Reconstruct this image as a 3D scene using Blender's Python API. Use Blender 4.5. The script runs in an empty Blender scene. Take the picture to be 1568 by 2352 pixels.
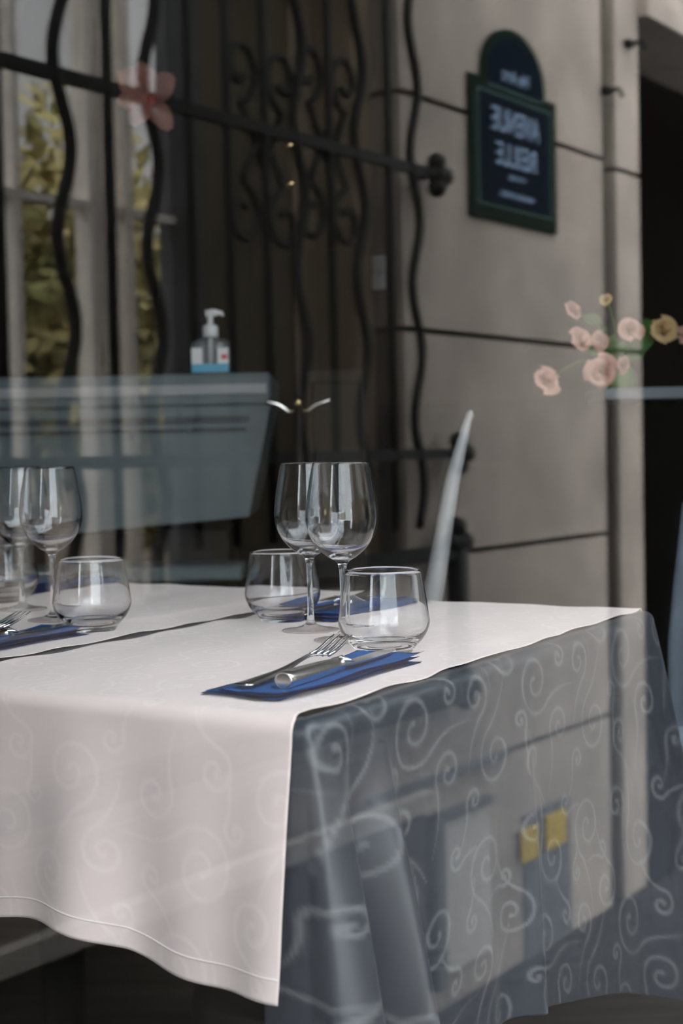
import bpy, bmesh, math, random
import numpy as np
from mathutils import Vector, Matrix
random.seed(7)
SC = bpy.context.scene
COL = SC.collection
# ------------------------------------------------------------------ camera
F, CX, CY, ZC = 3267.0, 784.0, 1176.0, 0.988
_p, _r = math.radians(2.44), math.radians(-1.2)
FW = Vector((0, math.cos(_p), -math.sin(_p)))
_R = Vector((1, 0, 0)); _U = _R.cross(FW)
RT = _R * math.cos(_r) + _U * math.sin(_r)
UP = -_R * math.sin(_r) + _U * math.cos(_r)
cam = bpy.data.objects.new('camera', bpy.data.cameras.new('camera'))
COL.objects.link(cam)
M = Matrix((RT, UP, -FW)).transposed().to_4x4()
M.translation = (0, 0, ZC)
cam.matrix_world = M
cam.data.sensor_fit = 'VERTICAL'; cam.data.sensor_height = 36.0; cam.data.sensor_width = 24.0
cam.data.lens = F / 2352 * 36
cam.data.clip_start = 0.02
cam.data.dof.use_dof = True
cam.data.dof.focus_distance = 1.68
cam.data.dof.aperture_fstop = 5.0
SC.camera = cam
# ------------------------------------------------------------------ light
SKY = 3.0
EXPOSURE = 1.72
w = bpy.data.worlds.new('sky'); SC.world = w; w.use_nodes = True
bg = w.node_tree.nodes['Background']
bg.inputs[0].default_value = (0.94, 0.96, 1.0, 1); bg.inputs[1].default_value = SKY
SC.view_settings.view_transform = 'Standard'; SC.view_settings.look = 'None'
SC.view_settings.gamma = 1; SC.view_settings.use_curve_mapping = False
SC.view_settings.exposure = EXPOSURE
SC.cycles.max_bounces = 16; SC.cycles.transmission_bounces = 14; SC.cycles.transparent_max_bounces = 16
SC.cycles.diffuse_bounces = 5; SC.cycles.glossy_bounces = 6
SC.cycles.use_denoising = True; SC.cycles.caustics_refractive = True; SC.cycles.caustics_reflective = True; SC.cycles.blur_glossy = 0.2
# ------------------------------------------------------------------ frames of reference
YAW = math.radians(31.3)
DA = Vector((math.sin(YAW), math.cos(YAW), 0)); DB = Vector((-math.cos(YAW), math.sin(YAW), 0))
C0 = Vector((-0.037, 1.296, 0))
GY = math.radians(36.5)
DS = Vector((math.sin(GY), math.cos(GY), 0)); DN = Vector((math.cos(GY), -math.sin(GY), 0))
GL, WALL = -0.5, 1.7           # pane and street wall, measured along DN
Z3 = Vector((0, 0, 1))
TZ = 0.743
ROTT = math.pi / 2 - YAW       # turns +x onto DA
def T(a, b, z=0.0): return C0 + DA * a + DB * b + Z3 * z
def W(s, t, z): return DS * s + DN * (WALL + t) + Z3 * z        # street wall: t goes into the wall
def G(s, t, z): return DS * s + DN * (GL + t) + Z3 * z          # shop front: t goes out to the street
def ray(x, y): return FW + RT * ((x - CX) / F) - UP * ((y - CY) / F)
def onz(x, y, z):
    v = ray(x, y); return Vector((0, 0, ZC)) + v * ((z - ZC) / v.z)
def onY(x, y, Y):
    v = ray(x, y); return Vector((0, 0, ZC)) + v * (Y / v.y)
def wpx(x, y, t=0.0):
    """(s, z) on the street wall that the pane mirrors to this place"""
    v = ray(x, y); k = -(WALL - 2 * GL + t) / DN.dot(v)
    p = v * k; return DS.dot(p), ZC + p.z
def ab(p): q = p - C0; return DA.dot(q), DB.dot(q)
# ------------------------------------------------------------------ materials
def mat(name, col, rough=0.5, metal=0.0, noise=0.0, scale=20.0, bump=0.0, spec=0.5, trans=0.0, ior=1.45, stretch=None, emit=None, sheen=0.0, sub=None):
    m = bpy.data.materials.new(name); m.use_nodes = True
    nt = m.node_tree; b = nt.nodes['Principled BSDF']
    b.inputs['Base Color'].default_value = (*col, 1); b.inputs['Roughness'].default_value = rough
    b.inputs['Metallic'].default_value = metal; b.inputs['IOR'].default_value = ior
    b.inputs['Specular IOR Level'].default_value = spec
    b.inputs['Transmission Weight'].default_value = trans
    b.inputs['Sheen Weight'].default_value = sheen
    if emit:
        b.inputs['Emission Color'].default_value = (*emit[0], 1); b.inputs['Emission Strength'].default_value = emit[1]
    if noise or bump:
        tc = nt.nodes.new('ShaderNodeTexCoord'); mp = nt.nodes.new('ShaderNodeMapping')
        if stretch: mp.inputs['Scale'].default_value = stretch
        nz = nt.nodes.new('ShaderNodeTexNoise'); nz.inputs['Scale'].default_value = scale; nz.inputs['Detail'].default_value = 6
        nt.links.new(tc.outputs['Object'], mp.inputs[0]); nt.links.new(mp.outputs[0], nz.inputs['Vector'])
        if noise:
            rp = nt.nodes.new('ShaderNodeValToRGB')
            rp.color_ramp.elements[0].position = 0.3; rp.color_ramp.elements[1].position = 0.72
            c2 = sub or tuple(min(1, c * (1 + noise)) for c in col)
            rp.color_ramp.elements[0].color = (*[c * (1 - noise) for c in col], 1); rp.color_ramp.elements[1].color = (*c2, 1)
            nt.links.new(nz.outputs['Fac'], rp.inputs[0]); nt.links.new(rp.outputs[0], b.inputs['Base Color'])
        if bump:
            bp = nt.nodes.new('ShaderNodeBump'); bp.inputs['Strength'].default_value = bump; bp.inputs['Distance'].default_value = 0.004
            nt.links.new(nz.outputs['Fac'], bp.inputs['Height']); nt.links.new(bp.outputs[0], b.inputs['Normal'])
    return m
def damask(name, base, fig, rb, rf, spec=0.5, sheen=0.3):
    """cloth whose woven scrolls are a per-vertex weave mask"""
    m = mat(name, base, rb, spec=spec, sheen=sheen)
    nt = m.node_tree; b = nt.nodes['Principled BSDF']
    at = nt.nodes.new('ShaderNodeAttribute'); at.attribute_name = 'weave'
    mx = nt.nodes.new('ShaderNodeMix'); mx.data_type = 'RGBA'
    mx.inputs[6].default_value = (*base, 1); mx.inputs[7].default_value = (*fig, 1)
    nt.links.new(at.outputs['Fac'], mx.inputs[0]); nt.links.new(mx.outputs[2], b.inputs['Base Color'])
    mr = nt.nodes.new('ShaderNodeMapRange'); mr.inputs[3].default_value = rb; mr.inputs[4].default_value = rf
    nt.links.new(at.outputs['Fac'], mr.inputs[0]); nt.links.new(mr.outputs[0], b.inputs['Roughness'])
    tc = nt.nodes.new('ShaderNodeTexCoord'); nz = nt.nodes.new('ShaderNodeTexNoise'); nz.inputs['Scale'].default_value = 700
    bp = nt.nodes.new('ShaderNodeBump'); bp.inputs['Strength'].default_value = 0.12; bp.inputs['Distance'].default_value = 0.001
    nt.links.new(tc.outputs['Object'], nz.inputs['Vector']); nt.links.new(nz.outputs['Fac'], bp.inputs['Height']); nt.links.new(bp.outputs[0], b.inputs['Normal'])
    return m
def pane_mat(name, gain=1.0, tint=(0.875, 0.89, 0.89)):
    m = bpy.data.materials.new(name); m.use_nodes = True; nt = m.node_tree; nt.nodes.clear()
    out = nt.nodes.new('ShaderNodeOutputMaterial'); mix = nt.nodes.new('ShaderNodeMixShader')
    tr = nt.nodes.new('ShaderNodeBsdfTransparent'); tr.inputs[0].default_value = (*tint, 1)
    gl = nt.nodes.new('ShaderNodeBsdfGlossy'); gl.inputs['Roughness'].default_value = 0.0
    ge = nt.nodes.new('ShaderNodeNewGeometry'); dot = nt.nodes.new('ShaderNodeVectorMath'); dot.operation = 'DOT_PRODUCT'
    nt.links.new(ge.outputs['Normal'], dot.inputs[0]); nt.links.new(ge.outputs['Incoming'], dot.inputs[1])
    def mth(op, a, b=None):
        n = nt.nodes.new('ShaderNodeMath'); n.operation = op
        for i, v in enumerate((a, b)):
            if v is None: continue
            if isinstance(v, (int, float)): n.inputs[i].default_value = v
            else: nt.links.new(v, n.inputs[i])
        return n.outputs[0]
    c = mth('ABSOLUTE', dot.outputs['Value']); i = mth('SUBTRACT', 1.0, c); p5 = mth('POWER', i, 5.0)
    fr = mth('ADD', mth('MULTIPLY', p5, 0.96), 0.04); fr = mth('MULTIPLY', fr, gain)
    fr = mth('MINIMUM', fr, 1.0)
    nt.links.new(fr, mix.inputs[0]); nt.links.new(tr.outputs[0], mix.inputs[1]); nt.links.new(gl.outputs[0], mix.inputs[2])
    nt.links.new(mix.outputs[0], out.inputs[0]); return m
def glass_mat(name):
    m = bpy.data.materials.new(name); m.use_nodes = True; nt = m.node_tree; nt.nodes.clear()
    out = nt.nodes.new('ShaderNodeOutputMaterial'); g = nt.nodes.new('ShaderNodeBsdfGlass')
    g.inputs['Roughness'].default_value = 0.0; g.inputs['IOR'].default_value = 1.46; g.inputs['Color'].default_value = (0.99, 0.995, 1, 1)
    nt.links.new(g.outputs[0], out.inputs[0]); return m
MT = dict(
    pane=pane_mat('window glass', 1.3), glass=glass_mat('drinking glass'),
    topper=damask('cream damask', (0.67, 0.562, 0.535), (0.72, 0.612, 0.586), 0.75, 0.45),
    under=damask('blue grey damask', (0.030, 0.035, 0.046), (0.105, 0.11, 0.12), 0.40, 0.5, 0.85, 0.05),
    hem=mat('hem thread', (0.70, 0.63, 0.61), 0.8),
    napkin=mat('blue paper napkin', (0.016, 0.135, 0.43), 0.8, noise=0.12, scale=60, bump=0.15, spec=0.2),
    steel=mat('polished steel', (0.72, 0.70, 0.67), 0.16, 1.0),
    silver=mat('silver handle', (0.82, 0.80, 0.77), 0.22, 1.0),
    iron=mat('black iron', (0.008, 0.008, 0.008), 0.6, spec=.15, noise=0.3, scale=30),
    stone=mat('pale limestone', (0.345, 0.298, 0.252), 0.9, spec=.2, noise=0.22, scale=3.0, bump=0.2),
    plinth=mat('weathered plinth and groove shade', (0.10, 0.09, 0.08), 0.95, spec=.1, noise=0.3, scale=3),
    stone2=mat('smooth limestone', (0.42, 0.38, 0.33), 0.85, spec=.2, noise=0.1, scale=5),
    joint=mat('dark joint', (0.06, 0.05, 0.042), 0.95, noise=0.2),
    paint=mat('grey painted panel', (0.50, 0.47, 0.43), 0.7, noise=0.05),
    paintd=mat('dark grey paint', (0.10, 0.105, 0.11), 0.7, noise=0.1),
    frame=mat('pale window frame paint', (0.76, 0.69, 0.60), 0.7, noise=0.1),
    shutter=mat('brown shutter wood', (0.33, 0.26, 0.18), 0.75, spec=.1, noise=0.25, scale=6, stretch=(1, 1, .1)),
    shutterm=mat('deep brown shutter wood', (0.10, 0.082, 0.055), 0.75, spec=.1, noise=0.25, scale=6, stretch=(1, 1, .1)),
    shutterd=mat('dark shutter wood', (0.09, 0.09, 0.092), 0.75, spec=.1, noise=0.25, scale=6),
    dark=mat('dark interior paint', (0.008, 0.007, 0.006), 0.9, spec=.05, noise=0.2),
    pavement=mat('dark asphalt', (0.030, 0.029, 0.029), 0.95, spec=.1, noise=0.2, scale=8),
    signblue=mat('blue enamel', (0.006, 0.011, 0.019), 0.9, noise=0.1, spec=0),
    signgreen=mat('green enamel', (0.012, 0.021, 0.016), 0.9, noise=0.15, spec=0),
    signline=mat('pale enamel line', (0.06, 0.11, 0.10), 0.9, noise=0.1, spec=0),
    signwhite=mat('white enamel letters', (0.22, 0.30, 0.42), 0.9, noise=0.1, spec=0),
    yellow=mat('yellow marker', (0.46, 0.31, 0.008), 0.5, noise=0.1, scale=60),
    leaf=mat('tree leaves', (0.36, 0.40, 0.13), 0.7, noise=0.5, scale=1.5, spec=.1, sub=(0.70, 0.56, 0.26)),
    bark=mat('bark', (0.09, 0.07, 0.05), 0.9, noise=0.3),
    render=mat('grey sky block render', (0.42, 0.41, 0.40), 0.9, noise=0.12, scale=1.2, spec=.1),
    garden=mat('garden wall render', (0.30, 0.24, 0.19), 0.9, noise=0.25, scale=2),
    floor=mat('brown floor boards', (0.06, 0.046, 0.033), 0.7, spec=.2, noise=0.35, scale=9, bump=0.1, stretch=(.3, 2, 1)),
    wall=mat('brown interior wall', (0.026, 0.021, 0.015), 0.85, noise=0.15, scale=4),
    dado=mat('dark wainscot', (0.008, 0.0065, 0.005), 0.7, noise=0.3, scale=6),
    ceil=mat('dark ceiling', (0.10, 0.09, 0.08), 0.9, noise=0.1),
    shopfront=mat('shop front paint', (0.10, 0.11, 0.12), 0.5, noise=0.1),
    counter=mat('blue grey counter paint', (0.115, 0.14, 0.15), 0.55, noise=0.08, scale=6),
    counterd=mat('dark counter moulding', (0.035, 0.042, 0.046), 0.5, noise=0.1),
    wood=mat('dark wood', (0.014, 0.010, 0.007), 0.55, spec=.2, noise=0.4, scale=7, stretch=(1, 1, .1)),
    black=mat('black leatherette', (0.007, 0.007, 0.007), 0.6, spec=.2, noise=0.2, scale=40, bump=0.1),
    brass=mat('brass', (0.85, 0.62, 0.33), 0.25, 1.0),
    white=mat('white plastic', (0.85, 0.84, 0.83), 0.4, noise=0.02),
    pale=mat('pale painted wood', (0.30, 0.30, 0.31), 0.4, noise=0.05),
    gel=mat('clear gel bottle', (0.9, 0.95, 1.0), 0.08, trans=0.9, ior=1.33),
    label=mat('bottle label', (0.75, 0.74, 0.74), 0.5, noise=0.05),
    labelb=mat('label blue band', (0.10, 0.38, 0.55), 0.5, noise=0.05),
    labelr=mat('label red mark', (0.65, 0.05, 0.06), 0.5, noise=0.05),
    rose=mat('peach petals', (0.62, 0.36, 0.29), 0.7, noise=0.15, scale=30),
    rosey=mat('yellow peach petals', (0.58, 0.40, 0.20), 0.7, noise=0.2, scale=30),
    lily=mat('pink petals', (0.60, 0.29, 0.23), 0.7, noise=0.2, scale=20),
    lilyc=mat('red flower throat', (0.25, 0.04, 0.03), 0.7, noise=0.2, scale=20),
    green=mat('green stem', (0.06, 0.14, 0.03), 0.6, noise=0.3, scale=20),
    curtain=mat('pale blue cover cloth', (0.24, 0.28, 0.34), 0.8, noise=0.1, scale=8),
    shelf=mat('grey blue shelf paint', (0.13, 0.15, 0.17), 0.5, noise=0.08),
)
# ------------------------------------------------------------------ helpers
def obj(name, bm, m=None, parent=None, smooth=False, mats=None):
    me = bpy.data.meshes.new(name)
    bmesh.ops.recalc_face_normals(bm, faces=bm.faces[:])
    bm.to_mesh(me); bm.free()
    for mm in (mats or [m]): me.materials.append(mm)
    if smooth:
        me.polygons.foreach_set('use_smooth', [True] * len(me.polygons))
    o = bpy.data.objects.new(name, me); COL.objects.link(o)
    if parent:
        o.parent = parent; 
        o.matrix_parent_inverse = parent_world(parent).inverted()
    return o
def parent_world(o):
    m = o.matrix_basis.copy()
    while o.parent:
        m = o.parent.matrix_basis @ o.matrix_parent_inverse @ m if False else (o.parent.matrix_basis @ (o.matrix_parent_inverse @ m)); o = o.parent
    return m
def tag(o, label=None, cat=None, group=None, kind=None):
    if label: o['label'] = label
    if cat: o['category'] = cat
    if group: o['group'] = group
    if kind: o['kind'] = kind
    return o
def thing(name, loc, label, cat, group=None, rot=0.0):
    o = bpy.data.objects.new(name, None); COL.objects.link(o); o.location = loc; o.rotation_euler = (0, 0, rot)
    o.empty_display_size = 0.05
    return tag(o, label, cat, group)
def struct(o): o['kind'] = 'structure'; return o
def dup(root, mtx, label=None, group=None):
    r = root.copy(); COL.objects.link(r); r.matrix_basis = mtx
    if label: r['label'] = label
    if group: r['group'] = group
    for ch in list(root.children):
        c = ch.copy(); COL.objects.link(c); c.parent = r
        for g in list(ch.children):
            e = g.copy(); COL.objects.link(e); e.parent = c
    return r
def quadbox(bm, P, mi=0):
    """box from 8 points: 4 bottom then 4 top, same order"""
    v = [bm.verts.new(p) for p in P]
    for f in ((0, 3, 2, 1), (4, 5, 6, 7), (0, 1, 5, 4), (1, 2, 6, 5), (2, 3, 7, 6), (3, 0, 4, 7)):
        bm.faces.new([v[i] for i in f]).material_index = mi
    return v
def fbox(bm, fr, a0, a1, b0, b1, z0, z1, mi=0):
    return quadbox(bm, [fr(a0, b0, z0), fr(a1, b0, z0), fr(a1, b1, z0), fr(a0, b1, z0), fr(a0, b0, z1), fr(a1, b0, z1), fr(a1, b1, z1), fr(a0, b1, z1)], mi)
def bevel(bm, w, seg=2):
    bmesh.ops.bevel(bm, geom=bm.edges[:], offset=w, segments=seg, affect='EDGES', profile=0.5)
def tube(bm, pts, rad, n=10, cap=True, flat=None):
    """sweep a circle (or flattened ellipse) along pts; rad number or list"""
    pts = [Vector(p) for p in pts]; N = len(pts)
    rad = rad if isinstance(rad, (list, tuple)) else [rad] * N
    t0 = (pts[1] - pts[0]).normalized(); ref = Z3 if abs(t0.z) < 0.9 else Vector((1, 0, 0))
    x = t0.cross(ref).normalized(); rings = []
    for i, p in enumerate(pts):
        t = (pts[min(i + 1, N - 1)] - pts[max(i - 1, 0)]).normalized()
        x = (x - t * x.dot(t)).normalized(); y = t.cross(x)
        fx, fy = flat or (1, 1)
        rings.append([bm.verts.new(p + x * (math.cos(2 * math.pi * k / n) * rad[i] * fx) + y * (math.sin(2 * math.pi * k / n) * rad[i] * fy)) for k in range(n)])
    for a, b in zip(rings, rings[1:]):
        for k in range(n): bm.faces.new((a[k], a[(k + 1) % n], b[(k + 1) % n], b[k]))
    if cap:
        bm.faces.new(rings[0]); bm.faces.new(rings[-1][::-1])
def lathe(bm, prof, n=64, c=Vector((0, 0, 0)), closed=False):
    rings = []
    for r, z in prof:
        if r < 1e-5: rings.append([bm.verts.new(c + Vector((0, 0, z)))])
        else: rings.append([bm.verts.new(c + Vector((r * math.cos(2 * math.pi * k / n), r * math.sin(2 * math.pi * k / n), z))) for k in range(n)])
    pr = list(zip(rings, rings[1:]))
    for a, b in pr:
        for k in range(n):
            k2 = (k + 1) % n
            if len(a) == 1 and len(b) == 1: continue
            if len(a) == 1: bm.faces.new((a[0], b[k2], b[k]))
            elif len(b) == 1: bm.faces.new((a[k], a[k2], b[0]))
            else: bm.faces.new((a[k], a[k2], b[k2], b[k]))
def ball(bm, c, r, sx=1, sy=1, sz=1, seg=16):
    m = Matrix.Translation(c) @ Matrix.Diagonal((r * sx, r * sy, r * sz, 1))
    bmesh.ops.create_uvsphere(bm, u_segments=seg, v_segments=seg // 2 + 2, radius=1, matrix=m)
def smooth_prof(pts, k=6):
    """Catmull-Rom through profile points"""
    out = []
    P = [pts[0]] + list(pts) + [pts[-1]]
    for i in range(1, len(P) - 2):
        for j in range(k):
            t = j / k; o = []
            for c in range(len(P[0])):
                p0, p1, p2, p3 = P[i - 1][c], P[i][c], P[i + 1][c], P[i + 2][c]
                o.append(0.5 * (2 * p1 + (p2 - p0) * t + (2 * p0 - 5 * p1 + 4 * p2 - p3) * t * t + (3 * p1 - p0 - 3 * p2 + p3) * t ** 3))
            out.append(tuple(o))
    out.append(tuple(pts[-1])); return out
# ================================================================== the setting: room
def box_struct(name, fr, dims, m, parent=None):
    bm = bmesh.new(); fbox(bm, fr, *dims); o = obj(name, bm, m, parent)
    return struct(o) if not parent else o
RA0, RA1, RB1 = -3.0, 3.4, 4.6
def bmin(a): return (0.32 - 0.0906 * a + 0.80 - 0.80 - 0.60) - 0.02
def slab(name, z0, z1, m):
    a0, a1 = RA0 - .1, RA1 + 1.0; bm = bmesh.new()
    quadbox(bm, [T(a0, bmin(a0), z0), T(a1, bmin(a1), z0), T(a1, RB1, z0), T(a0, RB1, z0), T(a0, bmin(a0), z1), T(a1, bmin(a1), z1), T(a1, RB1, z1), T(a0, RB1, z1)])
    return struct(obj(name, bm, m))
slab('floor', -0.08, 0.0, MT['floor']); slab('ceiling', 2.9, 3.0, MT['ceil'])
wb = box_struct('wall_back', T, (RA1, RA1 + 0.12, -1.6, RB1, 0, 2.9), MT['wall'])
box_struct('wainscot', T, (RA1 - 0.025, RA1, -1.4, RB1 - .02, 0.0, 1.125), MT['dado'], wb)
box_struct('wainscot_cap', T, (RA1 - 0.04, RA1, -1.4, RB1 - .02, 1.125, 1.15), MT['dado'], wb)
box_struct('wall_left', T, (RA0, RA1, RB1, RB1 + 0.12, 0, 2.9), MT['wall'])
box_struct('wall_near', T, (RA0 - 0.12, RA0, 0.6, RB1, 0, 2.9), MT['wall'])
# shop front around the pane
WS0, WS1, WZ0, WZ1 = 0.29, 2.35, 0.22, 2.55
bm = bmesh.new()
fbox(bm, G, -3.2, 4.2, -0.12, 0.06, -1.0, WZ0)
fbox(bm, G, -3.2, 4.2, -0.12, 0.06, WZ1, 3.3)
fbox(bm, G, -3.2, WS0, -0.12, 0.06, WZ0, WZ1)
fbox(bm, G, WS1, 4.2, -0.12, 0.06, WZ0, WZ1)
struct(obj('wall_front', bm, MT['shopfront']))
win = bpy.data.objects.new('window_1', None); COL.objects.link(win); win.location = G(0.8, 0, WZ0); win['kind'] = 'structure'
bm = bmesh.new(); fbox(bm, G, WS0, WS1, -0.003, 0.003, WZ0, WZ1); obj('glass_pane', bm, MT['pane'], win)
bm = bmesh.new()
for s in (WS0 + .02, WS1 - .025): fbox(bm, G, s - .025, s + .025, -0.03, 0.03, WZ0, WZ1)
for z in (WZ0 + .03, 2.05, WZ1 - .03): fbox(bm, G, WS0, WS1, -0.028, 0.028, z - .025, z + .025)
obj('window_frame', bm, MT['shopfront'], win)
# ================================================================== the setting: street side
def sx(x, t=0.0, y=900): return wpx(x, y, t)[0]
sL = sx(-700); s_open0 = sx(-420); s_jamb = sx(928); s_pier1 = sx(1388); s_pil0 = sx(1420); s_door0 = sx(1472); sR = 9.0
GRD = -1.0
z_j = [wpx(1180, 297)[1], wpx(1180, 780)[1], wpx(1180, 1253)[1]]
z_sill = wpx(700, 1360)[1]
z_led = wpx(300, 2060)[1]; z_led2 = wpx(300, 1890)[1]
WT = 3.0
bm = bmesh.new()
def wbox(s0, s1, t0, t1, z0, z1, mi=0): fbox(bm, W, s0, s1, t0, t1, z0, z1, mi)
def courses(s0, s1, t0, t1, z0, z1, zs, g=0.011):
    e = [z0] + sorted(z for z in zs if z0 < z < z1) + [z1]
    for a, b in zip(e, e[1:]):
        wbox(s0, s1, t0, t1, a + (g if a != z0 else 0), b - (g if b != z1 else 0))
wbox(1.0, s_open0, 0, 0.4, GRD, WT)                            # left of the opening
wbox(s_open0, s_jamb, 0, 0.4, 2.75, WT)                       # lintel
wbox(s_open0, s_jamb, 0, 0.4, z_led, z_sill)                  # below the opening
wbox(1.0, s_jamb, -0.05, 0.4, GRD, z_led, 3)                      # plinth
courses(s_jamb, s_pier1, 0, 0.4, GRD, WT, z_j + [wpx(1000, 1785)[1]])
wbox(s_jamb, s_pier1, 0.035, 0.38, GRD, WT - .02, 1)          # joint backing
wbox(s_pier1, s_pil0, 0.06, 0.4, GRD, WT, 3)                  # groove, its shade put into the dark colour
courses(s_pil0, s_door0, 0.0, 0.4, GRD, WT + .8, [z_j[0] - .02, z_j[1]])
wbox(s_pil0, s_door0, 0.02, 0.38, GRD, WT - .02, 1)
zl = wpx(1500, 60)[1]
wbox(s_door0, sR, 0.0, 0.4, zl, WT + .8)                           # door lintel
wbox(s_door0, sR, -0.05, 0.0, zl, zl + 0.09)                  # lintel moulding
wbox(s_jamb - .10, s_jamb, 0.12, 0.4, z_sill, 2.75, 2)        # inner reveal
wbox(s_open0, s_jamb, -0.04, 0.45, z_sill - 0.06, z_sill)     # sill
struct(obj('wall_street', bm, mats=[MT['stone'], MT['joint'], MT['shutter'], MT['plinth']]))
def opt(*a):
    global bm
    bm = bmesh.new()
# lower front mouldings and panels on the street wall
opt(); wbox(1.0, s_jamb, -0.10, -0.05, z_led - 0.04, z_led + .02); wbox(1.0, s_jamb, -0.03, 0, z_led2 - 0.015, z_led2 + 0.015)
struct(obj('trim_1', bm, MT['stone2']))
opt(); za = wpx(1000, 1785)[1]; s0, s1 = sx(820), sx(1140); wbox(s0, s1, -0.03, 0.0, za - .012, za + .012)
struct(obj('trim_2', bm, MT['paintd']))
# cellar panel on the lower wall
s0, s1 = sx(996, 0, 2050), sx(1112, 0, 2050); zt = wpx(1050, 1865)[1]; zb = wpx(1050, 2215)[1]
t = thing('cellar_hatch', W((s0 + s1) / 2, 0, zb), 'pale rectangular hatch with a dark frame, low on the street wall', 'hatch')
opt(); wbox(s0, s1, -0.03, -0.004, zb, zt); bevel(bm, .004, 1); obj('panel', bm, MT['paint'], t)
opt(); wbox(s0 - .05, s0, -0.05, -0.0, zb - .03, zt + .03); wbox(s0 - .05, s1, -0.045, -0.0, zt, zt + .03); obj('hatch_frame', bm, MT['paintd'], t)
# dark lower panel behind the yellow markers
opt(); wbox(sx(1200, 0, 2000), sx(1305, 0, 2000), -0.010, 0.0, wpx(1250, 2190)[1], wpx(1250, 1850)[1]); struct(obj('trim_3', bm, MT['paintd']))
for (xa, xb, yc, hh), lb in zip(((1196, 1234, 1938, 76), (1253, 1298, 1905, 78)), ('yellow square marker plate, left of the pair on the street wall', 'yellow square marker plate, right of the pair on the street wall')):
    opt(); zt = wpx((xa + xb) / 2, yc - hh / 2, -.02)[1]; zb = wpx((xa + xb) / 2, yc + hh / 2, -.02)[1]
    wbox(sx(xa, -.02, yc), sx(xb, -.02, yc), -0.024, -0.012, zb, zt); bevel(bm, .002, 1)
    tag(obj('marker_plate', bm, MT['yellow']), lb, 'sign', 'yellow marker plates on the street wall')
# small black fixings on the pilaster
for x, y, lb in ((1385, 210, 'small black iron block fixed beside the dark doorway, lower of two'), (1437, 102, 'small black iron hook on the pilaster strip, upper of two')):
    t = thing('iron_fixing', W(sx(x, 0, y), 0, wpx(x, y)[1]), lb, 'fixing')
    s = sx(x, 0, y); z = wpx(x, y)[1]
    opt(); wbox(s - .03, s + .03, -.03, .05, z - .015, z + .015); bevel(bm, .004, 1); obj('plate', bm, MT['iron'], t)
    opt(); tube(bm, [W(s, -.03, z), W(s, -.07, z), W(s + .01, -.08, z - .035)], .009, 8); obj('hook', bm, MT['iron'], t, True)
# dark doorway
d1 = bpy.data.objects.new('door_1', None); COL.objects.link(d1); d1.location = W(s_door0, .3, GRD); d1['kind'] = 'structure'
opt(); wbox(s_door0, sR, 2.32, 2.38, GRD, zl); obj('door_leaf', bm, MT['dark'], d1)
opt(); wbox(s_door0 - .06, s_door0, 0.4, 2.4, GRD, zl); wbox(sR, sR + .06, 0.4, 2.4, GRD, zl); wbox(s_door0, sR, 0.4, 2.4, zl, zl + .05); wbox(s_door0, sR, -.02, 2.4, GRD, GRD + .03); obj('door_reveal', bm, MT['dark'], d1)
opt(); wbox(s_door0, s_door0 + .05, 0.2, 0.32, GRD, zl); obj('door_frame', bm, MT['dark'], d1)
# window behind the grille: frame posts, shutters and the garden beyond
w2 = bpy.data.objects.new('window_2', None); COL.objects.link(w2); w2.location = W(s_open0, .2, z_sill); w2['kind'] = 'structure'
opt()
for xa, xb in ((200, 218), (228, 255), (285, 300), (30, 44)): wbox(sx(xa, .25), sx(xb, .25), 0.22, 0.28, z_sill, 2.75)
wbox(s_open0, sx(400, .25), 0.23, 0.27, wpx(200, 475, .25)[1] - .012, wpx(200, 475, .25)[1] + .012)
obj('window_frame', bm, MT['frame'], w2)
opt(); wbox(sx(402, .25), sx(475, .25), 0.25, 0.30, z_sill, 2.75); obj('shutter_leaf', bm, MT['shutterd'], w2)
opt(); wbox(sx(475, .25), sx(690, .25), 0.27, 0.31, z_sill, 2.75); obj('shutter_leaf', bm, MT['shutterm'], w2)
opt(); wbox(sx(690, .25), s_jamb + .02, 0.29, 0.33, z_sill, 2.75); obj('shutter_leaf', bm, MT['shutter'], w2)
opt(); wbox(-8, 14, -2.3, 9, GRD - .1, GRD); struct(obj('pavement', bm, MT['pavement']))
opt(); wbox(-2, 12, 7.0, 7.2, GRD, wpx(150, 560, 7)[1]); struct(obj('wall_garden', bm, MT['garden']))
opt(); wbox(-2, 14, 8.2, 8.6, GRD, 7.5); struct(obj('wall_sky_block', bm, MT['render']))  # grey wall added behind the garden to block the bright sky
def tree(s, t, h, r, label):
    o = thing('garden_tree', W(s, t, GRD), label, 'tree', 'trees in the garden behind the grille')
    b = bmesh.new(); tube(b, [W(s, t, GRD), W(s + .03, t, GRD + h * .5), W(s, t, GRD + h * .85)], [.07, .05, .02]); obj('trunk', b, MT['bark'], o, True)
    b = bmesh.new(); rg = random.Random(int(s * 100))
    for _ in range(2200):
        u = Vector((rg.gauss(0, 1), rg.gauss(0, 1), rg.gauss(0, 1))).normalized() * r * rg.random() ** .4
        c = W(s, t, GRD + h * .75) + Vector((u.x, u.y, u.z * 1.2))
        e1 = Vector((rg.gauss(0, 1), rg.gauss(0, 1), rg.gauss(0, 1))).normalized(); e2 = e1.orthogonal().normalized(); q = rg.uniform(.05, .1)
        b.faces.new([b.verts.new(c + e1 * q), b.verts.new(c + e2 * q * .5), b.verts.new(c - e1 * q), b.verts.new(c - e2 * q * .5)])
    obj('crown', b, MT['leaf'], o)['kind'] = 'stuff'
for x, t, h, r, lb in ((60, 2.6, 3.7, .85, 'small yellowing tree furthest left in the garden'), (200, 6.0, 4.0, .75, 'taller yellowing tree in the middle of the garden'), (345, 4.0, 2.7, .55, 'low bushy tree furthest right in the garden')):
    tree(sx(x, t), t, h, r, lb)
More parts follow.
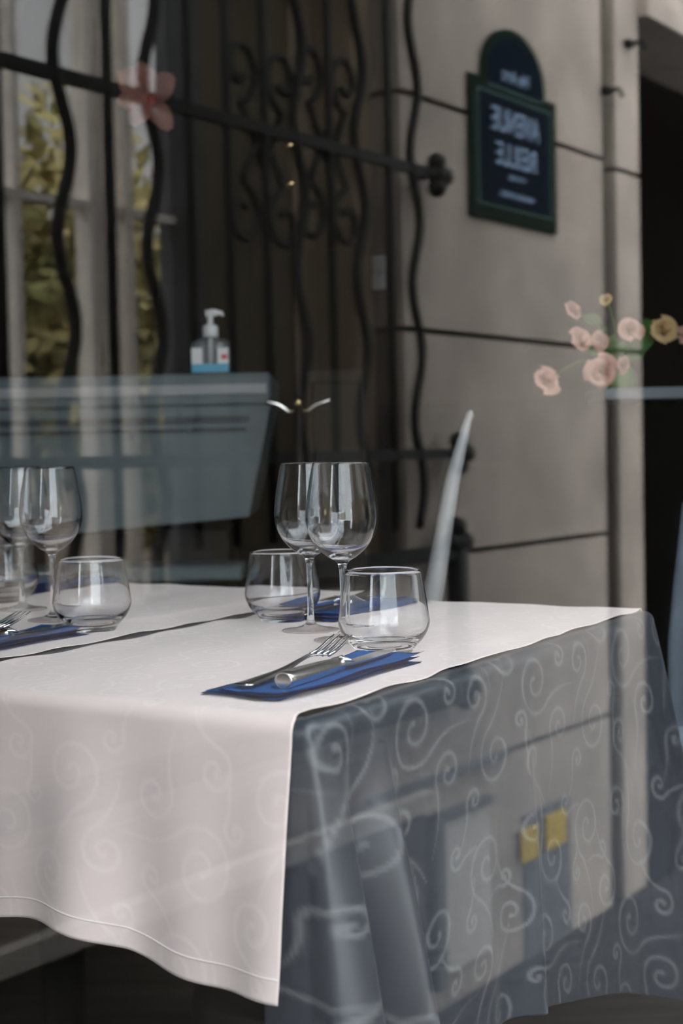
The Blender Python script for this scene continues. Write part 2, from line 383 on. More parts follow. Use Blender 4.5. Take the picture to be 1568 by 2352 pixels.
opt(); wbox(-17, -13, -9, 14, GRD, 3.3); struct(obj('wall_avenue_unseen', bm, MT['stone2']))  # unseen building block, added and sized to limit the low sky light
opt(); wbox(-30, 16, -14, -2.31, GRD - .12, GRD - .02); struct(obj('road', bm, MT['pavement']))
# ------------------------------------------------------------------ iron grille
gt = -0.07
gr = thing('window_grille', W(sx(500, gt), gt, z_sill), 'black wrought iron window grille of straight and wavy bars with trefoil rail ends', 'grille')
zr1, zr2, zr3, zr4 = wpx(600, 296, gt)[1], wpx(600, 1053, gt)[1], wpx(950, 1278, gt)[1], wpx(960, 1612, gt)[1]
s_g0 = sx(-300, gt)
def rail(z, s1, r=.0125):
    b = bmesh.new(); fbox(b, W, s_g0, s1, gt - r, gt + r, z - r * 1.3, z + r * 1.3); o = obj('rail', b, MT['iron'], gr)
    b = bmesh.new()
    for ds, dz in ((.075, 0), (.03, .042), (.03, -.042), (.03, 0)): ball(b, W(s1 + ds, gt, z + dz), .034, seg=14)
    tube(b, [W(s1 - .06, gt, z), W(s1 + .03, gt, z)], [.014, .022], 10)
    tube(b, [W(s1 + .02, gt, z), W(s1 + .02, .01, z)], .012, 8)
    obj('trefoil_end', b, MT['iron'], o, True)
rail(zr1, sx(1000, gt)); rail(zr2, sx(1040, gt)); rail(zr4, sx(1045, gt), .03)
b = bmesh.new(); fbox(b, W, sx(700, gt), sx(1040, gt), gt - .02, gt + .02, zr3 - .025, zr3 + .025); obj('rail', b, MT['iron'], gr)
b = bmesh.new(); s5 = sx(1042, gt)
fbox(b, W, s5 - .028, s5 + .028, gt - .028, gt + .028, zr4 - .02, zr3 + .02)
for ds, dz in ((0, .085), (-.045, .03), (.045, .03), (0, .03)): ball(b, W(s5 + ds, gt, zr3 + dz), .036, seg=14)
obj('corner_post', b, MT['iron'], gr, True)
zb_bar = wpx(600, 1250, gt)[1]
for x, wavy in ((-250, 0), (-160, 1), (-70, 0), (10, 0), (160, 1), (265, 0), (362, 1), (448, 0), (535, 0), (620, 0), (697, 1), (768, 0), (835, 1), (902, 0), (960, 1)):
    b = bmesh.new(); s = sx(x, gt); N = 70 if wavy else 2; pts = []
    for i in range(N):
        z = zb_bar + (2.9 - zb_bar) * i / (N - 1)
        pts.append(W(s + (-.026 * math.sin((z - 1.42) * 2 * math.pi / .44) if wavy else 0), gt, z))
    tube(b, pts, .0165 if wavy else .0145, 10)
    obj('wavy_bar' if wavy else 'bar', b, MT['iron'], gr, True)
def scroll(s, z, r, sg, up):
    b = bmesh.new(); pts = []
    for i in range(48):
        u = i / 47; a = (-.5 + 2.3 * u) * math.pi; q = r * (1 - .7 * u)
        pts.append(W(s + sg * (r - q * math.cos(a) * .8), gt + .01, z + up * (q * math.sin(a) + r)))
    pts = [W(s, gt + .01, z - up * r * 1.8)] + pts
    tube(b, pts, .011, 8); obj('scroll', b, MT['iron'], gr, True)
for x in (620, 768):
    for sg in (-1, 1): scroll(sx(x, gt), wpx(x, 430, gt)[1], .095, sg, -1)
    for sg in (-1, 1): scroll(sx(x, gt), wpx(x, 250, gt)[1], .095, sg, 1)
# ------------------------------------------------------------------ street sign
ss0, ss1 = sx(1080), sx(1276); sz1 = (wpx(1078, 172)[1] + wpx(1274, 243)[1]) / 2; sz0 = (wpx(1088, 500)[1] + wpx(1277, 540)[1]) / 2
sgn = thing('street_sign', W((ss0 + ss1) / 2, 0, sz0), 'dark blue enamel street sign with green border and arched top on the pale stone wall', 'sign')
def plate(name, s0, s1, z0, z1, t0, t1, m, arch=None):
    b = bmesh.new(); pts = [(s0, z0), (s1, z0)]
    if arch:
        n = 24; c = (s0 + s1) / 2; h = (s1 - s0) / 2
        pts += [(c + h * math.cos(math.pi * i / n), z1 + arch * math.sin(math.pi * i / n)) for i in range(n + 1)]
    else: pts += [(s1, z1), (s0, z1)]
    f = [b.verts.new(W(s, t0, z)) for s, z in pts]; k = [b.verts.new(W(s, t1, z)) for s, z in pts]
    b.faces.new(f); b.faces.new(k[::-1])
    for i in range(len(f)): b.faces.new((f[i], f[(i + 1) % len(f)], k[(i + 1) % len(f)], k[i]))
    return obj(name, b, m, sgn)
sw = ss1 - ss0; sm = (ss0 + ss1) / 2; shh = sz1 - sz0
plate('green_border', ss0, ss1, sz0, sz1, -.016, 0, MT['signgreen'])
plate('pale_line', ss0 + sw * .075, ss1 - sw * .075, sz0 + shh * .10, sz1 - shh * .08, -.0175, -.016, MT['signline'])
plate('blue_field', ss0 + sw * .09, ss1 - sw * .09, sz0 + shh * .115, sz1 - shh * .095, -.019, -.0175, MT['signblue'])
plate('arched_top', sm - sw * .36, sm + sw * .36, sz1 - shh * .06, sz1 + shh * .06, -.018, 0, MT['signgreen'], shh * .36)
plate('arch_field', sm - sw * .31, sm + sw * .31, sz1 - shh * .03, sz1 + shh * .06, -.020, -.018, MT['signblue'], shh * .30)
plate('arch_line', sm - sw * .31, sm + sw * .31, sz1 - shh * .045, sz1 - shh * .03, -.021, -.018, MT['signline'])
def writing(txt, zc, height, width):
    cu = bpy.data.curves.new('lettering', 'FONT'); cu.body = txt; cu.size = 1; cu.align_x = 'CENTER'; cu.align_y = 'CENTER'; cu.extrude = .002; cu.offset = .012
    tmp = bpy.data.objects.new('lettering_curve', cu); COL.objects.link(tmp)
    dg = bpy.context.evaluated_depsgraph_get(); me = bpy.data.meshes.new_from_object(tmp.evaluated_get(dg))
    COL.objects.unlink(tmp); bpy.data.objects.remove(tmp)
    co = np.array([v.co[:] for v in me.vertices]); lo, hi = co.min(0), co.max(0); ctr = (lo + hi) / 2; sc = (hi - lo)
    for v in me.vertices:
        a = (v.co.x - ctr[0]) / sc[0] * width; h = (v.co.y - ctr[1]) / sc[1] * height; d = v.co.z / sc[2] * .003
        v.co = W(sm - a, -.0205 - d, zc + h)
    me.materials.append(MT['signwhite'])
    o = bpy.data.objects.new('lettering', me); COL.objects.link(o); o.parent = sgn; o.matrix_parent_inverse = sgn.matrix_basis.inverted()
writing('AVENUE', sz0 + shh * .735, shh * .175, sw * .55)
writing('REILLE', sz0 + shh * .495, shh * .165, sw * .46)
writing('1775-1860', sz0 + shh * .335, shh * .04, sw * .18)
writing('MARECHAL DE FRANCE', sz0 + shh * .205, shh * .045, sw * .38)
writing('14e Arrt', sz1 + shh * .075, shh * .10, sw * .30)
# ================================================================== tables
def make_table(a0, a1, b0, b1, label):
    t = thing('table', T((a0 + a1) / 2, (b0 + b1) / 2, 0), label, 'table')
    b = bmesh.new(); fbox(b, T, a0, a1, b0, b1, TZ - .035, TZ - .005); obj('tabletop', b, MT['wood'], t)
    am, bmid = (a0 + a1) / 2, (b0 + b1) / 2
    b = bmesh.new(); tube(b, [T(am, bmid, .03), T(am, bmid, TZ - .035)], .035, 16); obj('column', b, MT['black'], t, True)
    b = bmesh.new(); lathe(b, smooth_prof([(0, 0), (.21, 0), (.215, .01), (.15, .025), (.05, .04), (0, .042)], 4), 40, T(am, bmid, 0)); obj('base', b, MT['black'], t, True)
    return t
TL = 0.92
make_table(0.004, TL - .004, 0.006, .512, 'dark pedestal table by the window under the blue-grey cloth')
make_table(0.02, 1.0, .524, 1.04, 'dark pedestal table behind the window table, under a cream cloth')
# ---- damask scrolls: a weave mask on a 0.30 x 0.36 m repeat
TWm, THm, RES = 0.30, 0.36, 0.0015
gw, gh = int(TWm / RES), int(THm / RES)
WV = np.zeros((gh, gw), np.float32)
def stamp(x, y, r):
    R = int(r / RES) + 3
    cx, cy = x / RES, y / RES
    for j in range(int(cy) - R, int(cy) + R + 1):
        for i in range(int(cx) - R, int(cx) + R + 1):
            d = math.hypot(i - cx, j - cy) * RES
            a = min(1, max(0, (r + .0008 - d) / .0016))
            if a > WV[j % gh, i % gw]: WV[j % gh, i % gw] = a
def curl(x, y, r, a0, sg, turns=1.45, tail=0.0, wd=.0024):
    N = 90
    for i in range(N):
        u = i / (N - 1); a = a0 + sg * u * turns * 2 * math.pi; q = r * (1 - .86 * u)
        stamp(x + q * math.cos(a), y + q * math.sin(a), wd * (1.15 - .5 * abs(u - .35)))
    stamp(x + r * .12 * math.cos(a), y + r * .12 * math.sin(a), wd * 1.5)
    if tail:
        px, py = x + r * math.cos(a0), y + r * math.sin(a0); dx, dy = math.sin(a0) * sg, -math.cos(a0) * sg
        for i in range(50):
            u = i / 49; k = u * tail
            stamp(px + dx * k - math.cos(a0) * sg * 0 + math.cos(a0) * k * k / tail * .55, py + dy * k + math.sin(a0) * k * k / tail * .55, wd * (1.1 - .75 * u))
for c in ((.06, .07, .045, 2.2, 1, 1.5, .09), (.16, .05, .028, .4, -1, 1.3, .07), (.235, .10, .042, 3.6, -1, 1.5, .08), (.12, .16, .034, 5.2, 1, 1.4, .09),
          (.04, .20, .03, 1.0, -1, 1.4, .07), (.20, .21, .047, .9, 1, 1.55, .09), (.27, .28, .030, 2.8, 1, 1.3, .07), (.09, .29, .044, 4.2, -1, 1.5, .08), (.18, .315, .026, 1.9, 1, 1.3, .06),
          (.275, .185, .018, 5, 1, 1.1, .05), (.11, .105, .014, 2, -1, 1.1, .04), (.02, .13, .016, 4, -1, 1.1, .04), (.15, .255, .016, .5, -1, 1.1, .05), (.285, .03, .018, 1, 1, 1.1, .05), (.03, .335, .018, 3, 1, 1.1, .05)):
    curl(*c[:6], tail=c[6])
def weave_at(u, v):
    x = np.mod(u, TWm) / RES; y = np.mod(v, THm) / RES
    i0 = np.floor(x).astype(int); j0 = np.floor(y).astype(int); fx = x - i0; fy = y - j0
    i0 %= gw; j0 %= gh; i1 = (i0 + 1) % gw; j1 = (j0 + 1) % gh
    return WV[j0, i0] * (1 - fx) * (1 - fy) + WV[j0, i1] * fx * (1 - fy) + WV[j1, i0] * (1 - fx) * fy + WV[j1, i1] * fx * fy
def grid_cloth(name, Pa, Pb, Pz, wv, m, thick=.0012):
    """(n, m) arrays of table-frame coordinates -> cloth mesh with the weave mask"""
    n, k = Pa.shape
    co = np.empty((n * k, 3), np.float32)
    for c in range(3):
        co[:, c] = (C0[c] + DA[c] * Pa + DB[c] * Pb).ravel() + (Pz.ravel() if c == 2 else 0)
    idx = np.arange(n * k).reshape(n, k)
    q = np.stack([idx[:-1, :-1], idx[1:, :-1], idx[1:, 1:], idx[:-1, 1:]], -1).reshape(-1, 4)
    me = bpy.data.meshes.new(name); me.vertices.add(n * k); me.vertices.foreach_set('co', co.ravel())
    me.loops.add(q.size); me.loops.foreach_set('vertex_index', q.ravel().astype(np.int32))
    me.polygons.add(len(q)); me.polygons.foreach_set('loop_start', np.arange(0, q.size, 4, dtype=np.int32)); me.polygons.foreach_set('loop_total', np.full(len(q), 4, np.int32))
    me.update(calc_edges=True)
    me.polygons.foreach_set('use_smooth', np.ones(len(q), bool))
    at = me.attributes.new('weave', 'FLOAT', 'POINT'); at.data.foreach_set('value', wv.ravel().astype(np.float32))
    me.materials.append(m)
    o = bpy.data.objects.new(name, me); COL.objects.link(o)
    if thick:
        sd = o.modifiers.new('thickness', 'SOLIDIFY'); sd.thickness = thick; sd.offset = 0
    return o
def over_edge(u, r, flare, top):
    """arc length u past the table edge -> (outward, z)"""
    th = np.clip(u / r, 0, math.pi / 2); out = np.where(u < 0, u, r * np.sin(th)); z = np.where(u < 0, 0, -r * (1 - np.cos(th)))
    ex = np.maximum(0, u - r * math.pi / 2)
    return out + flare * ex, top + z - ex
def topper(name, a0, a1, b0, b1, dn, df, z, wav, label, h=.003, wa=.0021):
    L0, L1 = a0 - dn, a1 + df
    u = np.linspace(L0, L1, int((L1 - L0) / h)); v = np.linspace(0, 1, int((b1 - b0) / h))
    U, V = np.meshgrid(u, v, indexing='ij')
    ed0 = wa * (np.sin(U * 41 + wav) + .6 * np.sin(U * 67 + 2 * wav)); ed1 = wa * (np.sin(U * 37 + wav * 3) + .6 * np.sin(U * 59 + wav))
    hg = np.clip(1 - np.maximum(a0 - U, U - a1) / .05, 0.15, 1); ed0 = ed0 * hg; ed1 = ed1 * hg
    B = b0 + ed0 + (b1 + ed1 - b0 - ed0) * V
    o1, z1 = over_edge(a0 - U, .016, .03, z); o2, z2 = over_edge(U - a1, .016, .03, z)
    near = U < (a0 + a1) / 2
    A = np.where(near, a0 - o1, a1 + o2); Zz = np.where(near, z1, z2)
    drop = np.clip((z - Zz) / .25, 0, 1.2)
    A -= np.where(near, 1, -1) * drop * (.010 * np.sin(B * 26 + wav) + .006 * np.sin(B * 51 + 1) + .004)
    Zz += drop * (.010 * np.sin(B * 19 + wav * 2 + .6) - .028 * np.clip(1 - (B - b0) / .2, 0, 1))
    B += np.where(near, drop * .008 * np.clip(1 - (B - b0) / .1, 0, 1), 0)
    flat = (drop < .01)
    lift = np.exp(-np.minimum(V, 1 - V) * (b1 - b0) / .012)
    Zz += np.where(flat, lift * .0011 * (1 + np.sin(U * 47 + wav)) + .0006 * np.sin(U * 21 + B * 33) + .0004 * np.sin(B * 60 - U * 30), 0)
    o = grid_cloth(name, A, B, Zz, weave_at(B * 1.2 + .07, U * 1.2 + .03), MT['topper'])
    tag(o, label, 'tablecloth', 'cream damask toppers')
    # hem: a raised line of stitching a little above the hanging edge
    k = int(.022 / h); pts = []
    for j in range(0, U.shape[1], 2): pts.append(T(A[k, j] - .0006, B[k, j], Zz[k, j]))
    b = bmesh.new(); tube(b, pts, .0009, 6); hm = obj('hem_stitching', b, MT['hem'], o, True)
    return o
topper('tablecloth', 0, TL, .004, .505, .25, .25, TZ + .0035, .7, 'cream damask topper cloth on the nearer table, hanging over its end')
topper('tablecloth', 0.02, 1.0, .5325, 1.05, .25, .20, TZ + .0035, 2.1, 'cream damask topper cloth on the table behind, seam side facing the nearer topper')
# ---- blue grey undercloth on the near table, hanging long on the window side
def undercloth():
    h = .003; s0, s1 = -.04, TL + .34; r = .03
    w0 = .30; Lh = .51
    s = np.linspace(s0, s1, int((s1 - s0) / h)); v = np.linspace(-w0, Lh, int((Lh + w0) / h))
    S, V = np.meshgrid(s, v, indexing='ij')
    # outline: end face at A=0, corner, side face at B=0, corner, far end face
    A = np.where(S < 0, 0, np.where(S > TL, TL, S)); B = np.where(S < 0, -S, np.where(S > TL, S - TL, 0.0))
    # blended outward normal round the corners
    k0 = .5 * (1 - np.tanh(S / .018)); k1 = .5 * (1 + np.tanh((S - TL) / .03))
    na = -k0 + k1; nb = -(1 - k0) * (1 - k1); nl = np.sqrt(na * na + nb * nb) + 1e-6; na /= nl; nb /= nl
    rr = .016; th = np.clip(V / rr, 0, math.pi / 2); ex = np.maximum(0, V - rr * math.pi / 2)
    def g(c, w): return np.exp(-((S - c) / w) ** 2)
    fold = .02 + .26 * g(.016, .020) - .14 * g(.060, .016) + .24 * g(.100, .020) - .09 * g(.160, .03) + .05 * g(.44, .022) - .03 * g(.385, .03) + .012 * np.sin(S * 17)
    fold = np.where(S < 0, np.clip(fold, 0, .02 + .02 * np.exp(S / .008)), fold)
    fold += .42 * g(TL + .035, .05) + .08 * g(TL - .05, .03) - .10 * g(TL + .13, .04) + .25 * g(TL + .22, .05)
    off = np.where(V < 0, V, rr * np.sin(th)) + fold * ex * (1 - .35 * np.clip(ex / .6, 0, 1))
    # horizontal part of the cloth lies on the table: inset toward the middle
    Zz = TZ + .0005 + np.where(V < 0, 0, -rr * (1 - np.cos(th))) - ex * (1 + .14 * (g(0, .12) + g(TL + .03, .16)) - .17 * g(.38, .24))
    endhide = np.where(S < 0, np.clip(-S / .16, 0, 1), 0)
    Zz += ex * endhide * .45
    flat = np.clip(-V, 0, None)
    A2 = A + na * np.where(V < 0, 0, off); B2 = B + nb * np.where(V < 0, 0, off)
    A2 = np.where(V < 0, np.clip(A, .0, TL) - na * flat * 0 + (TL / 2 - A) * np.where((S < 0) | (S > TL), flat, 0), A2)
    B2 = np.where(V < 0, B + flat * np.where((S < 0) | (S > TL), 0, 1), B2)
    return grid_cloth('tablecloth', A2, B2, Zz, weave_at(S + .02, V + .16), MT['under'])
uc = tag(undercloth(), 'long blue-grey damask undercloth hanging on the window side of the nearer table', 'tablecloth')
b = bmesh.new(); fbox(b, T, .02, 1.0, .522, 1.06, TZ - .004, TZ + .001)
tag(obj('tablecloth', b, MT['under']), 'blue-grey undercloth lying under the topper on the table behind', 'tablecloth')
# ================================================================== glassware
SURF = TZ + .0056
GSURF = TZ + .0038        # glass feet settle into the soft cloth
def wine_glass():
    o = thing('wine_glass', (0, 0, 0), 'x', 'wine glass', 'wine glasses')
    outer = smooth_prof([(.0, .0), (.033, .0), (.0365, .0012), (.036, .0024), (.02, .0048), (.008, .0095), (.0047, .018), (.0038, .04), (.0038, .075), (.0046, .089), (.008, .0975), (.019, .1045), (.031, .1155), (.0405, .131), (.0445, .149), (.0430, .172), (.0390, .197), (.0350, .218)], 6)
    inner = smooth_prof([(.0345, .2188), (.0341, .218), (.0379, .197), (.0419, .172), (.0433, .149), (.0393, .1318), (.0300, .1172), (.017, .1080), (.007, .1055), (0, .105)], 6)
    b = bmesh.new(); lathe(b, outer + inner, 72); obj('bowl', b, MT['glass'], o, True); return o
def tumbler():
    o = thing('tumbler', (0, 0, 0), 'x', 'tumbler', 'tumblers')
    outer = smooth_prof([(.0, .0025), (.024, .0022), (.0275, 0), (.030, .0006), (.0335, .006), (.0455, .0200), (.0515, .034), (.0508, .046), (.0475, .068), (.0435, .094)], 6)
    inner = smooth_prof([(.0430, .0950), (.0424, .094), (.0463, .068), (.0495, .046), (.0498, .035), (.0430, .0225), (.030, .0155), (.014, .0130), (0, .0125)], 6)
    b = bmesh.new(); lathe(b, outer + inner, 72); obj('glass_body', b, MT['glass'], o, True); return o
wg, tb = wine_glass(), tumbler()
def place(root, first, x, y, lb, zz=GSURF, rot=0):
    k = 1.035 if root is wg else 1.05; y += 10 if root is wg else 15
    p = onz(x, y, SURF); mt = Matrix.Translation((p.x, p.y, zz)) @ Matrix.Rotation(rot, 4, 'Z') @ Matrix.Scale(k, 4)
    if first: root.matrix_basis = mt; root['label'] = lb; return root
    return dup(root, mt, lb)
place(wg, 1, 790, 1458, 'wine glass on the nearer table, in front, its foot hidden behind the front tumbler')
place(wg, 0, 714, 1436, 'wine glass on the nearer table, standing behind the other one and left of it')
place(wg, 0, 124, 1412, 'wine glass on the far table, in front of its pair and behind the left tumbler')
place(wg, 0, 52, 1388, 'wine glass on the far table, cut by the left edge of the photo')
place(tb, 1, 883, 1484, 'round tumbler nearest the window, behind the front napkin')
place(tb, 0, 650, 1408, 'round tumbler on the nearer table behind the stem of the back wine glass')
place(tb, 0, 213, 1430, 'round tumbler on the far table, right of its wine glasses')
place(tb, 0, 15, 1365, 'round tumbler cut by the left edge behind the far table\'s wine glasses')
# ================================================================== napkins and cutlery
NT = .0012
def napkin():
    o = thing('napkin', (0, 0, 0), 'x', 'napkin', 'folded blue napkins')
    rg = random.Random(3)
    for L in range(3):
        b = bmesh.new(); nx, ny = 30, 12; vs = []
        ex, ey = .282 - .006 * L, .098 - .004 * L
        for i in range(nx + 1):
            for j in range(ny + 1):
                x = ex * i / nx + .002 * L; y = ey * j / ny - ey / 2 + (.006 * (1 - L))
                x += .004 * math.sin(y * 60 + L) ; y += .003 * math.sin(x * 22 + L * 2)
                e = min(j, ny - j) / ny; z = L * NT * 1.6 + .0009 + .0010 * math.sin(x * 40 + L) * (e < .2) + .004 * (i / nx) ** 6 * L * .6 + .0025 * math.exp(-j / 1.2) * L
                vs.append(b.verts.new((x, y, z)))
        for i in range(nx):
            for j in range(ny):
                a = i * (ny + 1) + j; b.faces.new((vs[a], vs[a + ny + 1], vs[a + ny + 2], vs[a + 1]))
        r = bmesh.ops.solidify(b, geom=b.faces[:], thickness=NT)
        obj('napkin_fold', b, MT['napkin'], o, True)
    return o
def fork():
    o = thing('fork', (0, 0, 0), 'x', 'fork', 'steel forks')
    # along +x, 0.20 long: handle, neck, root, four tines
    b = bmesh.new(); sec = []
    pr = [(0, .0075, .004, .0032), (.004, .0105, .0038, .0034), (.03, .0098, .0036, .003), (.075, .0062, .0050, .0028), (.105, .0036, .0085, .0026), (.125, .0036, .0105, .0024), (.137, .008, .0100, .0018), (.144, .0118, .0088, .0016), (.152, .0126, .0080, .0015)]
    pr = smooth_prof(pr, 5)
    for x, hw, z, th in pr:
        n = 10; sec.append([b.verts.new((x, hw * math.cos(2 * math.pi * k / n), z + th * .6 * math.sin(2 * math.pi * k / n))) for k in range(n)])
    for p, q in zip(sec, sec[1:]):
        for k in range(10): b.faces.new((p[k], p[(k + 1) % 10], q[(k + 1) % 10], q[k]))
    b.faces.new(sec[0]); b.faces.new(sec[-1][::-1]); obj('handle', b, MT['steel'], o, True)
    for i in range(4):
        y = (i - 1.5) * .0069; b = bmesh.new()
        tube(b, [(.149, y, .0080), (.162, y, .0095), (.176, y, .0130), (.190, y, .0172), (.2005, y, .0205)], [.0019, .0017, .0015, .0012, .0006], 8)
        obj('tine', b, MT['steel'], o, True)
    return o
def knife():
    o = thing('knife', (0, 0, 0), 'x', 'knife', 'silver handled knives')
    b = bmesh.new(); sec = []; n = 18
    pr = smooth_prof([(0, .0070, .0062), (.003, .0092, .0078), (.03, .0096, .0076), (.07, .0088, .0068), (.092, .0078, .006), (.098, .0088, .0068), (.101, .006, .005)], 5)
    for x, hw, hz in pr:
        fl = lambda a: 1 + .05 * math.cos(6 * a) * (.01 < x < .09)
        sec.append([b.verts.new((x, hw * fl(2 * math.pi * k / n) * math.cos(2 * math.pi * k / n), .008 + hz * fl(2 * math.pi * k / n) * math.sin(2 * math.pi * k / n))) for k in range(n)])
    for p, q in zip(sec, sec[1:]):
        for k in range(n): b.faces.new((p[k], p[(k + 1) % n], q[(k + 1) % n], q[k]))
    b.faces.new(sec[0]); b.faces.new(sec[-1][::-1]); obj('handle', b, MT['silver'], o, True)
    b = bmesh.new()
    for k in range(7):                                        # scallop shell collar
        a = (k - 3) * .28; tube(b, [(.096, 0, .013), (.108, .011 * math.sin(a), .0135 - .001 * abs(k - 3)), (.113, .013 * math.sin(a), .012 - .001 * abs(k - 3))], [.0012, .0018, .0008], 6)
    tube(b, [(.098, 0, .008), (.112, 0, .007)], [.006, .003], 10)
    obj('shell_collar', b, MT['silver'], o, True)
    b = bmesh.new(); out = smooth_prof([(.108, -.004), (.118, -.008), (.16, -.0098), (.20, -.0085), (.218, -.001), (.220, .003), (.214, .0062), (.17, .0068), (.118, .0062), (.108, .004)], 4)
    up = [b.verts.new((x, y, .0058 + .0010)) for x, y in out]; lo = [b.verts.new((x, y, .0058 - .0006)) for x, y in out]
    b.faces.new(up); b.faces.new(lo[::-1])
    for i in range(len(up)): b.faces.new((up[i], lo[i], lo[(i + 1) % len(up)], up[(i + 1) % len(up)]))
    obj('blade', b, MT['steel'], o); return o
nk, fk, kn = napkin(), fork(), knife()
def pose(p, ang, tilt=0.0): return Matrix.Translation(p) @ Matrix.Rotation(ang, 4, 'Z') @ Matrix.Rotation(tilt, 4, 'Y')
NZ = SURF + .0062
def put(root, first, m, lb):
    if first: root.matrix_basis = m; root['label'] = lb; return root
    return dup(root, m, lb)
def ang(p, q): d = q - p; return math.atan2(d.y, d.x)
def setting(first, da, db, flip, labels):
    """a napkin with its fork and knife; flip: the diner sits at the far end"""
    def P(a, b, z):
        if flip: a, b = .92 - a, .51 - b
        return T(a + da, b + db, z)
    f = ROTT + (math.pi if flip else 0)
    put(nk, first, pose(P(.045, .099, SURF), f + math.radians(-1)), labels[0])
    put(fk, first, pose(P(.060, .113, NZ - .001), f + math.radians(4), -.02) @ Matrix.Scale(1.10, 4), labels[1])
    put(kn, first, pose(P(.078, .076, NZ - .002), f + math.radians(3.5)) @ Matrix.Scale(1.17, 4), labels[2])
setting(1, 0, 0, 0, ('blue napkin at the front corner of the nearer table', 'fork on the front napkin, tines lifted over the knife', 'silver-handled knife on the front napkin'))
q = ab(onz(190, 1462, TZ)); setting(0, q[0] - .330, q[1] - .070, 0, ('blue napkin on the far table, at the left edge in front of the tumbler', 'fork on the left napkin of the far table', 'knife with a shell collar on the left napkin of the far table'))
setting(0, .02, -.02, 1, ('blue napkin at the far end of the nearer table, behind the tumblers', 'fork on the napkin behind the tumblers, tines toward the camera', 'knife on the napkin behind the tumblers'))
q = ab(onz(230, 1345, TZ)); setting(0, q[0] - .81, q[1] - .40, 1, ('blue napkin at the far end of the table behind', 'fork on the far end napkin of the table behind', 'knife with a bright handle on the far end napkin of the table behind'))
# ================================================================== things in the room behind
# counter
YC = 3.75
cl, cr = onY(-260, 870, YC), onY(620, 868, YC); ctop = cl.z * .0 + onY(480, 858, YC).z
cd = (cr - cl); cd.z = 0; clen = cd.length; cd.normalize(); cn = Vector((-cd.y, cd.x, 0))   # cn goes away from the camera
if cn.y < 0: cn = -cn
c00 = Vector((cl.x, cl.y, 0))
def K(a, b, z): return c00 + cd * a + cn * b + Z3 * z
ct = thing('bar_counter', K(clen / 2, 0, 0), 'blue-grey panelled bar counter in the room behind the tables', 'counter')
zb_c = onY(380, 1208, YC).z
b = bmesh.new()
sl = .065
quadbox(b, [K(0, 0, zb_c - .05), K(clen - sl, 0, zb_c + .02), K(clen - sl, .45, zb_c + .02), K(0, .45, zb_c - .05), K(0, 0, ctop - .085), K(clen, 0, ctop - .085), K(clen, .45, ctop - .085), K(0, .45, ctop - .085)])
obj('front_panel', b, MT['counter'], ct)
b = bmesh.new(); fbox(b, K, 0, clen + .002, -.012, .47, ctop - .085, ctop); bevel(b, .006, 1); obj('worktop', b, MT['counter'], ct)
b = bmesh.new(); fbox(b, K, 0, clen - .01, -.02, 0, ctop - .055, ctop - .03); obj('edge_strip', b, MT['pale'], ct)
b = bmesh.new(); fbox(b, K, 0, clen - .055, -.010, 0, ctop - .128, ctop - .112); fbox(b, K, 0, clen - .065, -.008, 0, ctop - .152, ctop - .143); obj('moulding', b, MT['counterd'], ct)
b = bmesh.new(); fbox(b, K, 0, clen - .13, .12, .45, 0, zb_c - .02); obj('base_cabinet', b, MT['wood'], ct)
z5 = onY(400, 1315, YC).z
b = bmesh.new(); fbox(b, K, 0, clen - .08, -.06, .12, z5 - .02, z5 + .02); bevel(b, .006, 1); obj('foot_ledge', b, MT['counter'], ct)
# sanitizer
sp = K((onY(480, 858, YC) - cl).dot(cd), .07, ctop)
sz = thing('sanitizer_bottle', sp, 'clear pump bottle of hand sanitizer with white pump on the blue-grey counter', 'bottle')
def S(x, y, z): return sp + cd * x + cn * y + Z3 * z
b = bmesh.new(); prof = [(.048, 0), (.052, .004), (.052, .075), (.046, .090), (.02, .098), (.016, .104)]
for r, z in []: pass
rings = []
for r, z in smooth_prof(prof, 4):
    rings.append([b.verts.new(S(math.copysign(abs(math.cos(2 * math.pi * k / 32)) ** .6, math.cos(2 * math.pi * k / 32)) * r, math.copysign(abs(math.sin(2 * math.pi * k / 32)) ** .6, math.sin(2 * math.pi * k / 32)) * r * .6, z)) for k in range(32)])
for p, q in zip(rings, rings[1:]):
    for k in range(32): b.faces.new((p[k], p[(k + 1) % 32], q[(k + 1) % 32], q[k]))
b.faces.new(rings[0]); b.faces.new(rings[-1][::-1]); obj('bottle_body', b, MT['gel'], sz, True)
b = bmesh.new(); lathe(b, [(0, .10), (.021, .10), (.021, .128), (.016, .133), (.008, .136), (.008, .158), (0, .158)], 24, sp); obj('pump_collar', b, MT['white'], sz, True)
b = bmesh.new(); tube(b, [S(-.012, 0, .163), S(.012, 0, .166), S(.032, 0, .164), S(.034, 0, .156)], [.011, .010, .005, .004], 12); obj('pump_head', b, MT['white'], sz, True)
b = bmesh.new(); tube(b, [S(0, 0, .01), S(0, 0, .10)], .006, 10); obj('dip_tube', b, MT['white'], sz, True)
b = bmesh.new(); quadbox(b, [S(x, y, z) for z in (.006, .028) for x, y in ((-.049, -.0325), (.049, -.0325), (.049, -.034), (-.049, -.034))]); obj('blue_label_band', b, MT['labelb'], sz)
for x0, x1 in ((-.049, -.02), (.02, .049)):
    b = bmesh.new(); quadbox(b, [S(x, y, z) for z in (.028, .07) for x, y in ((x0, -.0325), (x1, -.0325), (x1, -.034), (x0, -.034))]); obj('pale_label', b, MT['label'], sz)
b = bmesh.new(); quadbox(b, [S(x, y, z) for z in (.04, .052) for x, y in ((.03, -.034), (.046, -.034), (.046, -.035), (.03, -.035))]); obj('red_mark', b, MT['labelr'], sz)
